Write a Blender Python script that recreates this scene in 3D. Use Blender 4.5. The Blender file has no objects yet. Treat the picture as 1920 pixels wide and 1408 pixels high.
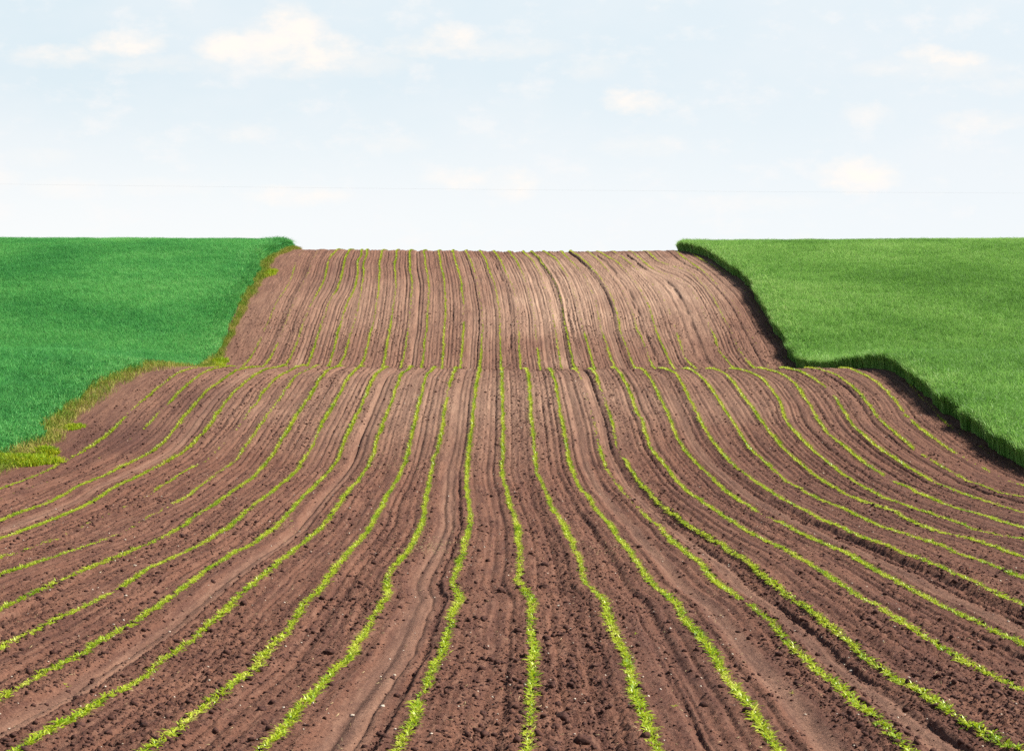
import bpy, math, random
import numpy as np

# ------------------------------------------------------------------ camera, sky, sun, exposure
S = bpy.context.scene
COL = S.collection
CAM_Z = 2.15
FPX = 4000.0                      # focal length in pixels of the 1920 px wide photograph
R = math.radians

cam_d = bpy.data.cameras.new("camera")
cam_d.lens = 36.0 * FPX / 1920.0
cam_d.sensor_width = 36.0
cam_d.clip_start = 0.1
cam_d.clip_end = 20000.0
cam = bpy.data.objects.new("camera", cam_d)
cam.location = (0, 0, CAM_Z)
cam.rotation_euler = (R(90), 0, 0)
COL.objects.link(cam)
S.camera = cam

S.view_settings.view_transform = 'Standard'
S.view_settings.look = 'None'
S.view_settings.gamma = 1.0
S.view_settings.exposure = 1.0
S.cycles.use_denoising = False
S.cycles.max_bounces = 6
S.cycles.diffuse_bounces = 3
S.cycles.transmission_bounces = 4

SUN_ELEV = 44.0
SUN_AZ = 85.0                     # clockwise from the view direction (+Y): the sun stands to the right, a little beyond
sun_d = bpy.data.lights.new("sun", 'SUN')
sun_d.energy = 5.0
sun_d.angle = R(0.53)
sun_d.color = (1.0, 0.955, 0.88)
sun = bpy.data.objects.new("sun", sun_d)
sun.location = (60, -10, 80)
sun.rotation_euler = (R(90 - SUN_ELEV), 0, R(180 - SUN_AZ))
COL.objects.link(sun)


class NT:
    """small helper to write node trees"""
    def __init__(self, tree):
        self.t = tree
        self.t.nodes.clear()

    def n(self, typ, **kw):
        nd = self.t.nodes.new(typ)
        for k, v in kw.items():
            setattr(nd, k, v)
        return nd

    def link(self, a, b):
        self.t.links.new(a, b)

    def val(self, sock, v):
        if hasattr(v, 'is_linked') or hasattr(v, 'links'):
            self.link(v, sock)
        elif v is not None:
            sock.default_value = v

    def m(self, op, a, b=None, c=None, clamp=False):
        nd = self.n('ShaderNodeMath', operation=op)
        nd.use_clamp = clamp
        self.val(nd.inputs[0], a)
        if b is not None:
            self.val(nd.inputs[1], b)
        if c is not None:
            self.val(nd.inputs[2], c)
        return nd.outputs[0]

    def mix(self, fac, a, b, blend='MIX'):
        nd = self.n('ShaderNodeMix', data_type='RGBA', blend_type=blend)
        self.val(nd.inputs[0], fac)
        for s, v in ((nd.inputs[6], a), (nd.inputs[7], b)):
            if isinstance(v, tuple):
                s.default_value = (*v[:3], 1.0)
            else:
                self.link(v, s)
        return nd.outputs[2]

    def noise(self, vec, scale, detail=2.0, rough=0.5, dist=0.0):
        nd = self.n('ShaderNodeTexNoise')
        self.link(vec, nd.inputs['Vector'])
        nd.inputs['Scale'].default_value = scale
        nd.inputs['Detail'].default_value = detail
        nd.inputs['Roughness'].default_value = rough
        nd.inputs['Distortion'].default_value = dist
        return nd.outputs[0]

    def ramp(self, v, lo, hi, a=0.0, b=1.0, smooth=True):
        nd = self.n('ShaderNodeMapRange')
        nd.interpolation_type = 'SMOOTHSTEP' if smooth else 'LINEAR'
        self.link(v, nd.inputs[0])
        nd.inputs[1].default_value = lo
        nd.inputs[2].default_value = hi
        nd.inputs[3].default_value = a
        nd.inputs[4].default_value = b
        return nd.outputs[0]

    def attr(self, name):
        return self.n('ShaderNodeAttribute', attribute_name=name)


# clouds as (px, py, half width, half height, strength), turned into directions of the sky
CLOUDS = [
    (542, 58, 46, 50, 1.0), (575, 70, 40, 40, .9), (500, 76, 50, 36, .8), (430, 90, 58, 30, .95), (605, 98, 60, 36, 1.0), (545, 104, 90, 30, .7), (560, 118, 200, 26, .38),
    (232, 83, 66, 24, .85), (112, 106, 80, 20, .6), (300, 120, 120, 16, .3),
    (850, 70, 44, 26, .85), (800, 88, 70, 18, .55), (905, 92, 90, 18, .45), (1010, 90, 60, 14, .22),
    (1742, 104, 48, 18, .85), (1806, 112, 46, 16, .7), (1770, 128, 110, 24, .35), (1660, 130, 60, 14, .25),
    (1192, 193, 52, 20, .85), (1160, 176, 22, 14, .5), (1112, 128, 44, 22, .25), (1200, 275, 80, 18, .22),
    (1612, 330, 66, 30, .85), (1625, 215, 44, 20, .3), (1840, 228, 80, 18, .42), (1890, 160, 60, 18, .25),
    (868, 336, 66, 18, .55), (962, 344, 42, 28, .6), (562, 368, 84, 18, .55), (460, 252, 46, 18, .25),
    (130, 355, 70, 18, .3), (0, 335, 40, 18, .3), (740, 270, 60, 16, .22), (300, 350, 90, 16, .22), (70, 295, 60, 16, .22),
    (1430, 380, 120, 16, .2),
]

world = bpy.data.worlds.new("World")
S.world = world
world.use_nodes = True
w = NT(world.node_tree)
sky = w.n('ShaderNodeTexSky', sky_type='NISHITA')
sky.sun_disc = False
sky.sun_elevation = R(SUN_ELEV)
sky.sun_rotation = R(SUN_AZ)
sky.air_density = 1.0
sky.dust_density = 1.6
sky.ozone_density = 1.2
tc = w.n('ShaderNodeTexCoord')
sep = w.n('ShaderNodeSeparateXYZ')
w.link(tc.outputs['Generated'], sep.inputs[0])
dx, dy, dz = sep.outputs
dys = w.m('MAXIMUM', dy, 0.05)
ca = w.m('DIVIDE', dx, dys)
cb = w.m('DIVIDE', dz, dys)
comb = w.n('ShaderNodeCombineXYZ')
w.link(ca, comb.inputs[0])
w.link(w.m('MULTIPLY', cb, 1.7), comb.inputs[1])
pvec = comb.outputs[0]
n1 = w.noise(pvec, 55.0, 4.0, 0.6)
n2 = w.n('ShaderNodeTexNoise')
w.link(pvec, n2.inputs['Vector'])
n2.inputs['Scale'].default_value = 130.0
n2.inputs['Detail'].default_value = 5.0
n2.inputs['Roughness'].default_value = 0.62
sepn = w.n('ShaderNodeSeparateXYZ')
w.link(n2.outputs['Color'], sepn.inputs[0])
ca2 = w.m('ADD', ca, w.m('MULTIPLY', w.m('SUBTRACT', sepn.outputs[0], 0.5), 0.011))
cb2 = w.m('ADD', cb, w.m('MULTIPLY', w.m('SUBTRACT', sepn.outputs[1], 0.5), 0.008))
tot = None
for (px, py, hw, hh, st) in CLOUDS:
    a0, b0 = (px - 960) / FPX, (704 - py) / FPX
    u = w.m('MULTIPLY', w.m('SUBTRACT', ca2, a0), FPX / (hw * 1.4))
    v = w.m('MULTIPLY', w.m('SUBTRACT', cb2, b0), FPX / (hh * 1.35))
    r2 = w.m('ADD', w.m('MULTIPLY', u, u), w.m('MULTIPLY', v, v))
    f = w.m('MULTIPLY', w.m('POWER', w.m('SUBTRACT', 1.0, r2, clamp=True), 1.25), st)
    tot = f if tot is None else w.m('MAXIMUM', tot, f)
front = w.m('GREATER_THAN', dy, 0.06)
dens = w.m('MULTIPLY', w.m('MULTIPLY', tot, w.ramp(n1, 0.30, 0.68, 0.42, 1.3)), front, clamp=True)
# hazy summer air low over the horizon, clear sky higher up
veil = w.noise(pvec, 9.0, 4.0, 0.6)
h1 = w.mix(w.ramp(cb, 0.062, 0.150), (0.94, 0.962, 0.965), (0.725, 0.84, 0.905))
h1 = w.mix(w.ramp(ca, -0.24, 0.24, 0.0, 0.55, False), h1, (0.83, 0.90, 0.955))
h1 = w.mix(w.ramp(veil, 0.35, 0.75, 0.0, 0.35), h1, (0.92, 0.93, 0.95))
wisp = w.noise(pvec, 34.0, 5.0, 0.62)
h1 = w.mix(w.ramp(wisp, 0.50, 0.72, 0.0, 0.45), h1, (0.98, 0.955, 0.94))
h2 = w.mix(w.m('MULTIPLY', dens, 0.88), h1, (1.07, 0.98, 0.90))
hb = w.n('ShaderNodeBackground')
w.link(h2, hb.inputs[0])
hb.inputs[1].default_value = 0.51
sb = w.n('ShaderNodeBackground')
w.link(sky.outputs[0], sb.inputs[0])
sb.inputs[1].default_value = 0.05
mx = w.n('ShaderNodeMixShader')
w.link(w.ramp(dz, 0.19, 0.36), mx.inputs[0])
w.link(hb.outputs[0], mx.inputs[1])
w.link(sb.outputs[0], mx.inputs[2])
wo = w.n('ShaderNodeOutputWorld')
w.link(mx.outputs[0], wo.inputs[0])

# ------------------------------------------------------------------ helpers
rng = np.random.default_rng(7)


def tag(o, label=None, cat=None, group=None, kind=None):
    for k, v in (('label', label), ('category', cat), ('group', group), ('kind', kind)):
        if v:
            o[k] = v
    return o


def link_mesh(name, verts, tris=None, quads=None, mat=None, parent=None, attrs=None, smooth=False):
    """numpy arrays -> one mesh object"""
    me = mesh_data(name, verts, tris, quads, mat, attrs, smooth)
    o = bpy.data.objects.new(name, me)
    COL.objects.link(o)
    if parent:
        o.parent = parent
    return o


def mesh_data(name, verts, tris=None, quads=None, mat=None, attrs=None, smooth=False):
    me = bpy.data.meshes.new(name)
    nt = 0 if tris is None else len(tris)
    nq = 0 if quads is None else len(quads)
    me.vertices.add(len(verts))
    me.vertices.foreach_set('co', np.ascontiguousarray(verts, dtype=np.float32).ravel())
    idx = []
    if nq:
        idx.append(np.asarray(quads, dtype=np.int32).ravel())
    if nt:
        idx.append(np.asarray(tris, dtype=np.int32).ravel())
    idx = np.concatenate(idx)
    me.loops.add(len(idx))
    me.loops.foreach_set('vertex_index', idx)
    me.polygons.add(nq + nt)
    starts = np.concatenate([np.arange(nq) * 4, nq * 4 + np.arange(nt) * 3]).astype(np.int32)
    me.polygons.foreach_set('loop_start', starts)
    if smooth:
        me.polygons.foreach_set('use_smooth', np.ones(nq + nt, dtype=bool))
    if attrs:
        for k, a in attrs.items():
            at = me.attributes.new(k, 'FLOAT', 'POINT')
            at.data.foreach_set('value', np.ascontiguousarray(a, dtype=np.float32))
    if mat:
        me.materials.append(mat)
    me.update(calc_edges=True)
    return me


def hash2(xi, yi, seed):
    h = (xi.astype(np.int64) * 374761393 + yi.astype(np.int64) * 668265263 + seed * 974634377) & 0xffffffff
    h = ((h ^ (h >> 13)) * 1274126177) & 0xffffffff
    h = ((h ^ (h >> 15)) * 2246822519) & 0xffffffff
    return ((h ^ (h >> 16)) & 0xffffff) / float(0xffffff)


def vnoise(x, y, seed=0):
    xi = np.floor(x)
    yi = np.floor(y)
    fx, fy = x - xi, y - yi
    fx = fx * fx * (3 - 2 * fx)
    fy = fy * fy * (3 - 2 * fy)
    a = hash2(xi, yi, seed)
    b = hash2(xi + 1, yi, seed)
    c = hash2(xi, yi + 1, seed)
    d = hash2(xi + 1, yi + 1, seed)
    return (a * (1 - fx) + b * fx) * (1 - fy) + (c * (1 - fx) + d * fx) * fy


def fbm(x, y, seed=0, octv=3):
    s, amp, t = 0.0, 1.0, 0.0
    for k in range(octv):
        s = s + amp * vnoise(x * 2 ** k, y * 2 ** k, seed + 17 * k)
        t += amp
        amp *= 0.5
    return s / t


def sstep(x, a, b):
    t = np.clip((x - a) / (np.asarray(b) - a), 0, 1)
    return t * t * (3 - 2 * t)


# ------------------------------------------------------------------ the terrain: height by distance
PROF = np.array([
    (-400, -0.2), (-60, 0.0), (0, 0.0), (8, -0.03), (12.78, -0.09), (15.6, -0.16), (18.1, -0.19), (20.6, -0.20), (23.3, -0.21),
    (26.4, -0.215), (32.2, -0.215), (37, -0.17), (41.4, -0.07), (44.1, 0.02), (46.5, 0.16), (48.4, 0.36), (52.2, 0.83),
    (54.5, 1.11), (58.6, 1.62), (62.6, 2.13), (65.0, 2.335), (66.6, 2.36), (68.5, 2.29), (71.5, 2.19), (74.5, 2.18), (77, 2.26), (79, 2.44),
    (81.1, 2.76), (85.5, 3.78), (90.6, 4.98), (95.5, 6.02), (100.2, 6.88), (106, 7.95), (110, 8.50), (113, 8.74), (115.5, 8.80), (118, 8.72),
    (123, 8.3), (135, 7.0), (160, 3.5), (200, 1.0), (300, 0.0), (6000, 0.0)])
_yg = np.concatenate([np.arange(-400, 0, 5.0), np.arange(0, 140, 0.1), np.arange(140, 6000, 5.0)])
_hg = np.interp(_yg, PROF[:, 0], PROF[:, 1])
_sel = (_yg >= -20) & (_yg < 139)
_k = np.exp(-0.5 * (np.arange(-15, 16) / 6.0) ** 2)
_k /= _k.sum()
_hs = np.convolve(_hg, _k, mode='same')
_hg = np.where((_yg > 2) & (_yg < 137), _hs, _hg)


def H0(X, Y):
    """ground height without furrows"""
    X = np.asarray(X, dtype=float)
    Y = np.asarray(Y, dtype=float)
    h = np.interp(Y, _yg, _hg)
    left = np.clip(-X - 1.0, 0, 30)
    a = sstep(Y, 54, 66) * (1 - sstep(Y, 140, 200))
    h = h + a * 0.014 * left / (1 + left / 18.0)
    right = np.clip(X - 6, 0, 30)
    h = h + a * 0.006 * right
    return h


CREST = 66.3
_yf = np.linspace(5, CREST, 2500)
_yb = np.linspace(76.0, 115.3, 2500)


def ground_at(px, py, back=False):
    """the ground point seen at a pixel of the photograph"""
    ys = _yb if back else _yf
    tx = (px - 960) / FPX
    ang = (704 - py) / FPX
    X = tx * (95 if back else 45)
    for _ in range(6):
        a = (H0(np.full_like(ys, X), ys) - CAM_Z) / ys
        a = np.maximum.accumulate(a)
        Y = float(np.interp(ang, a, ys))
        X = tx * Y
    return X, Y


# ------------------------------------------------------------------ the seedling rows, traced in the photograph
# each row: front points and back points, (px, py[, plant density])
F = {
 0: [(941,695),(942,730),(943,780),(944,817),(944,855),(940,877),(945,905),(950,920),(954,945),(961,960),(970,990),(972,1020),(976,1050),(975,1070),(972,1090),(980,1102),(995,1120),(999,1135),(996,1155),(994,1170),(995,1185),(1002,1225),(999,1255),(996,1285),(996,1335),(992,1372),(994,1408)],
 1: [(989,695),(995,742),(996,775),(999,800),(1002,840),(1004,870),(1007,890),(1015,905),(1021,920),(1032,950),(1050,975),(1060,997),(1074,1025),(1086,1050),(1091,1070),(1095,1092),(1110,1107),(1130,1125),(1137,1145),(1139,1160),(1150,1190),(1165,1215),(1176,1245),(1182,1275),(1192,1310),(1206,1340),(1217,1372),(1232,1408)],
 -1: [(900,695),(892,730),(887,780),(885,815),(879,855),(875,880),(875,915),(880,957),(882,985),(874,1010),(869,1037),(857,1067),(849,1090),(855,1107),(864,1120),(856,1140),(848,1160),(842,1185),(832,1220),(815,1260),(801,1290),(797,1300,.25),(789,1318,.25),(785,1325),(777,1345),(765,1375),(747,1408)],
 2: [(1033,696),(1044,730),(1051,775),(1059,810),(1065,850),(1071,880),(1080,900),(1091,919),(1115,952),(1142,982),(1160,1007),(1185,1040),(1202,1065),(1220,1090),(1247,1112),(1265,1127),(1275,1145),(1281,1160),(1302,1185),(1327,1220),(1352,1255),(1372,1285),(1402,1325),(1422,1355),(1438,1374),(1455,1395),(1463,1408)],
 -2: [(854,695),(845,717),(842,726,.8),(840,730,.15),(839,742,.15),(838,747),(832,785),(829,810),(822,840),(812,870),(807,895),(802,918),(797,950),(794,982),(780,1007),(765,1035),(742,1062),(726,1082),(726,1105),(730,1118),(715,1137),(702,1160),(680,1195),(662,1222),(627,1262),(605,1290),(580,1315),(552,1345),(525,1380),(495,1406)],
 -3: [(812,695),(799,707),(792,735),(782,775),(775,805),(767,840),(762,865),(752,885),(735,915),(715,952),(700,980),(680,1007),(655,1035),(635,1062),(612,1090),(595,1112),(575,1130),(558,1157),(535,1192),(507,1217),(480,1253),(450,1282),(420,1305),(390,1327),(362,1347),(335,1372),(307,1390),(287,1405)],
 -4: [(768,695),(754,702),(745,725),(735,752),(720,790),(712,815),(705,840),(697,862),(680,892),(656,920),(630,955),(615,975),(592,1000),(555,1027),(530,1052),(505,1072),(482,1094),(450,1120),(425,1142),(408,1160),(375,1192),(345,1212),(320,1232),(287,1260),(260,1282),(237,1297),(207,1310),(175,1327),(140,1350),(95,1370),(50,1397)],
 -5: [(722,692),(705,702),(692,730),(675,767),(660,800),(647,830),(635,862),(615,887),(584,918),(552,952),(525,980),(497,1002),(478,1016),(445,1032),(405,1060),(370,1085),(335,1112),(328,1116,.3),(322,1120),(295,1137),(265,1160),(220,1187),(180,1212),(140,1240),(107,1260),(82,1272),(50,1292),(42,1296,.3),(30,1301,.8),(10,1307)],
 -6: [(674,691),(655,707),(640,735),(622,765),(605,795),(595,815,.7),(590,830,.6),(570,865),(547,892),(515,919),(477,949),(450,972),(420,995),(390,1012),(360,1027),(315,1050),(275,1067),(250,1085),(225,1100),(213,1107,.2),(207,1112),(170,1132),(140,1150),(116,1160),(90,1175),(50,1195),(20,1210),(2,1222)],
 -7: [(637,690),(615,695),(597,720),(580,747),(560,775),(540,810),(517,847),(497,872),(478,893),(440,919),(400,950),(362,972),(335,992),(312,1005),(280,1020),(270,1024,.2),(260,1027),(225,1045),(200,1052),(160,1067),(120,1085),(82,1105),(50,1122),(2,1145)],
 -8: [(592,691,.7),(562,700,.7),(545,720,.6),(525,747,.5),(510,767,.4),(497,785,.7),(475,822,.6),(455,845,.7),(442,865,.6),(412,887,.5),(375,910,.5),(355,927,.6),(330,942,.6),(318,948,.05),(297,960,.2),(270,975,.35),(250,987,.2),(225,1000,.05),(210,1007,.3),(182,1017,.4),(165,1022,.8),(135,1032,.8),(100,1045,.85),(50,1062),(2,1077)],
 -9: [(564,690,.8),(535,700,.9),(512,717,.9),(495,735,.8),(482,755,.6),(475,762,.5),(462,780,.25),(450,800,.1),(420,832,.05),(387,865,.25),(372,873,.05),(357,880,.8),(335,892,.8),(297,916,.7),(285,925,.02),(180,975,.05),(165,982,.35),(150,990,.03),(110,1009,.03),(95,1015,.9),(80,1020,.05),(60,1027,.1),(50,1030,.8),(35,1036,.1),(7,1045,.8)],
 -10: [(527,690),(500,692),(480,705),(462,717),(440,735),(422,757),(405,780),(395,797),(375,820),(355,840),(317,865),(280,882),(240,902),(206,920),(160,947),(120,965),(90,977),(57,990),(2,1011)],
 -11: [(477,689),(445,695),(420,712),(392,730),(370,755),(350,777),(330,802),(310,825),(290,845),(265,857),(230,875),(195,892),(155,909),(132,921),(85,944),(50,957),(2,976)],
 -12: [(427,689),(392,696),(365,712),(340,732),(315,757,.8),(308,763,.1),(300,772,.1),(295,777,.7),(270,807,.6),(265,811,.03),(170,868,.02),(60,915,.02)],
 -13: [(397,688,.7),(362,691,.8),(347,697,.8),(317,712,.7),(308,718,.2),(297,727,.8),(275,745,.7),(252,765,.5),(244,772,.05),(232,787,.6),(215,805),(192,825),(165,844),(132,860,.5),(100,877,.8),(42,902,.9),(2,916,.9)],
 3: [(1079,696,.7),(1085,702,.2),(1092,720,.03),(1110,780,.03),(1115,797,.25),(1120,820,.3),(1124,840,.5),(1126,845,1),(1130,855,.9),(1132,865,.8),(1142,890,.6),(1148,898,.15),(1160,912,.5),(1172,930,.4),(1182,940,.1),(1200,957,.5),(1220,975,.7),(1237,987,.8),(1247,1002),(1260,1015),(1282,1032),(1305,1050),(1325,1072),(1345,1092),(1370,1110),(1392,1125,.9),(1397,1128,.05),(1404,1133,.05),(1410,1137),(1430,1157),(1445,1172),(1477,1205),(1510,1235),(1540,1262),(1572,1292),(1600,1320),(1635,1352),(1660,1372),(1680,1392),(1697,1407)],
 4: [(1110,694),(1120,710),(1127,732,.6),(1130,740,.1),(1135,757,.4),(1144,780,.9),(1150,800,.9),(1151,810,.4),(1156,835,.4),(1160,845,.08),(1169,858,.1),(1172,862),(1182,880),(1197,902),(1213,919),(1236,942,.9),(1241,946,.2),(1250,953),(1282,980),(1320,1000),(1350,1017),(1380,1037),(1405,1057),(1425,1072),(1440,1087),(1470,1110),(1500,1135),(1530,1156),(1580,1192),(1612,1225),(1645,1250),(1685,1275),(1727,1300),(1752,1320),(1780,1342),(1795,1351,.2),(1810,1360),(1845,1377),(1870,1392),(1902,1406)],
 5: [(1155,694),(1167,707),(1180,732),(1192,767),(1205,790),(1210,815),(1220,840),(1237,862),(1257,887),(1286,920),(1320,942),(1350,965),(1380,982),(1410,1000),(1437,1013),(1455,1020),(1485,1037),(1515,1055),(1545,1072),(1570,1092),(1595,1107),(1625,1127),(1655,1145),(1677,1159),(1710,1180),(1752,1205),(1785,1227),(1820,1250),(1850,1262),(1880,1280),(1912,1297)],
 6: [(1205,695,.9),(1220,712,.8),(1232,735),(1242,757),(1257,787),(1262,805),(1272,827),(1287,850),(1310,872),(1330,892),(1356,918),(1390,942),(1420,962,.8),(1430,967,.1),(1448,976,.2),(1458,981),(1490,997),(1525,1012),(1560,1025),(1595,1042),(1630,1060),(1665,1080),(1700,1100),(1735,1120),(1770,1137),(1805,1155),(1840,1172,.7),(1850,1177,.2),(1865,1185,.9),(1905,1205)],
 7: [(1245,694),(1265,702),(1282,727),(1295,755),(1310,782),(1322,807),(1337,830),(1360,857),(1385,882),(1410,902),(1438,921),(1475,945),(1515,965),(1550,985),(1585,997),(1620,1012),(1660,1025),(1700,1040),(1740,1055),(1775,1070),(1815,1090),(1845,1105),(1885,1125),(1915,1137)],
 8: [(1294,694),(1317,710),(1335,732),(1350,757),(1370,785),(1385,810),(1400,832),(1420,855),(1439,872),(1455,887),(1477,905),(1507,921),(1545,942),(1580,955),(1625,977),(1665,995),(1710,1007),(1755,1022),(1800,1037),(1840,1050),(1880,1065),(1915,1080)],
 9: [(1338,694),(1360,701),(1380,725),(1397,750),(1415,772),(1430,792),(1442,807),(1460,832),(1485,857),(1515,880),(1540,900),(1572,919),(1620,940),(1665,957),(1705,975),(1740,990),(1780,1002),(1790,1004,.2),(1798,1006),(1815,1012),(1865,1027),(1915,1042)],
 10: [(1386,695),(1410,699),(1435,715),(1450,735),(1465,757),(1472,785),(1487,805),(1507,827),(1530,850),(1557,872),(1585,892),(1626,916),(1665,935),(1700,947),(1740,962),(1790,977,.8),(1830,992,.7),(1870,1002,.7),(1915,1012,.9)],
 11: [(1434,694),(1460,700),(1487,717),(1505,740),(1520,762),(1532,787),(1552,812),(1580,835),(1605,857),(1630,875),(1657,891),(1662,895,.05),(1672,902,.05),(1677,905),(1711,919),(1750,937),(1785,950),(1830,960),(1875,975),(1915,987)],
 12: [(1479,694),(1502,697),(1527,712),(1547,725,.8),(1552,730,.05),(1563,743,.05),(1567,747),(1580,770),(1590,785),(1600,800),(1625,820),(1650,842),(1680,862),(1710,882),(1745,901),(1750,904,.05),(1757,907,.9),(1790,919),(1830,935),(1870,947,.8),(1915,959,.8)],
 13: [(1529,693),(1552,696),(1575,707),(1600,725),(1620,747),(1635,767),(1645,782),(1649,788,.03),(1652,792),(1675,812),(1700,832),(1712,842),(1716,845,.03),(1730,853,.05),(1735,857,.6),(1742,862,.05),(1755,870,.9),(1777,882,.9),(1790,889,.3),(1802,894,.9),(1822,905,.6),(1842,910,.6),(1875,924,.7),(1912,930,.6)],
 14: [(1607,697,.9),(1625,707,.8),(1645,717,.8),(1665,737),(1680,752,.8),(1692,770,.9),(1696,776,.03),(1700,781,.5),(1705,787,.03),(1712,794),(1740,817),(1765,835),(1792,850,.9),(1797,853,.03),(1812,860,.3),(1820,864,.03),(1840,876,.03),(1847,880,.7),(1857,884,.03),(1900,905,.03),(1915,910,.9)],
 15: [(1675,697,.02),(1700,715,.03),(1708,724,.8),(1714,731,.6),(1718,736,.05),(1728,745,.8),(1735,752,.5),(1742,758,.03),(1747,762,.3),(1756,775,.02),(1765,785,.9),(1772,793,.9),(1776,797,.5),(1780,800),(1786,806,.03),(1830,834,.02),(1838,838,.8),(1846,843,.03),(1910,885,.02)],
}


def tA(*p): return [(400 + q[0] / 5.866, 460 + q[1] / 5.866) + tuple(q[2:]) for q in p]
def tB(*p): return [(720 + q[0] / 5.866, 460 + q[1] / 5.866) + tuple(q[2:]) for q in p]
def tC(*p): return [(1040 + q[0] / 5.866, 460 + q[1] / 5.866) + tuple(q[2:]) for q in p]
def tD(*p): return [(1260 + q[0] / 5.866, 460 + q[1] / 5.866) + tuple(q[2:]) for q in p]


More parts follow.
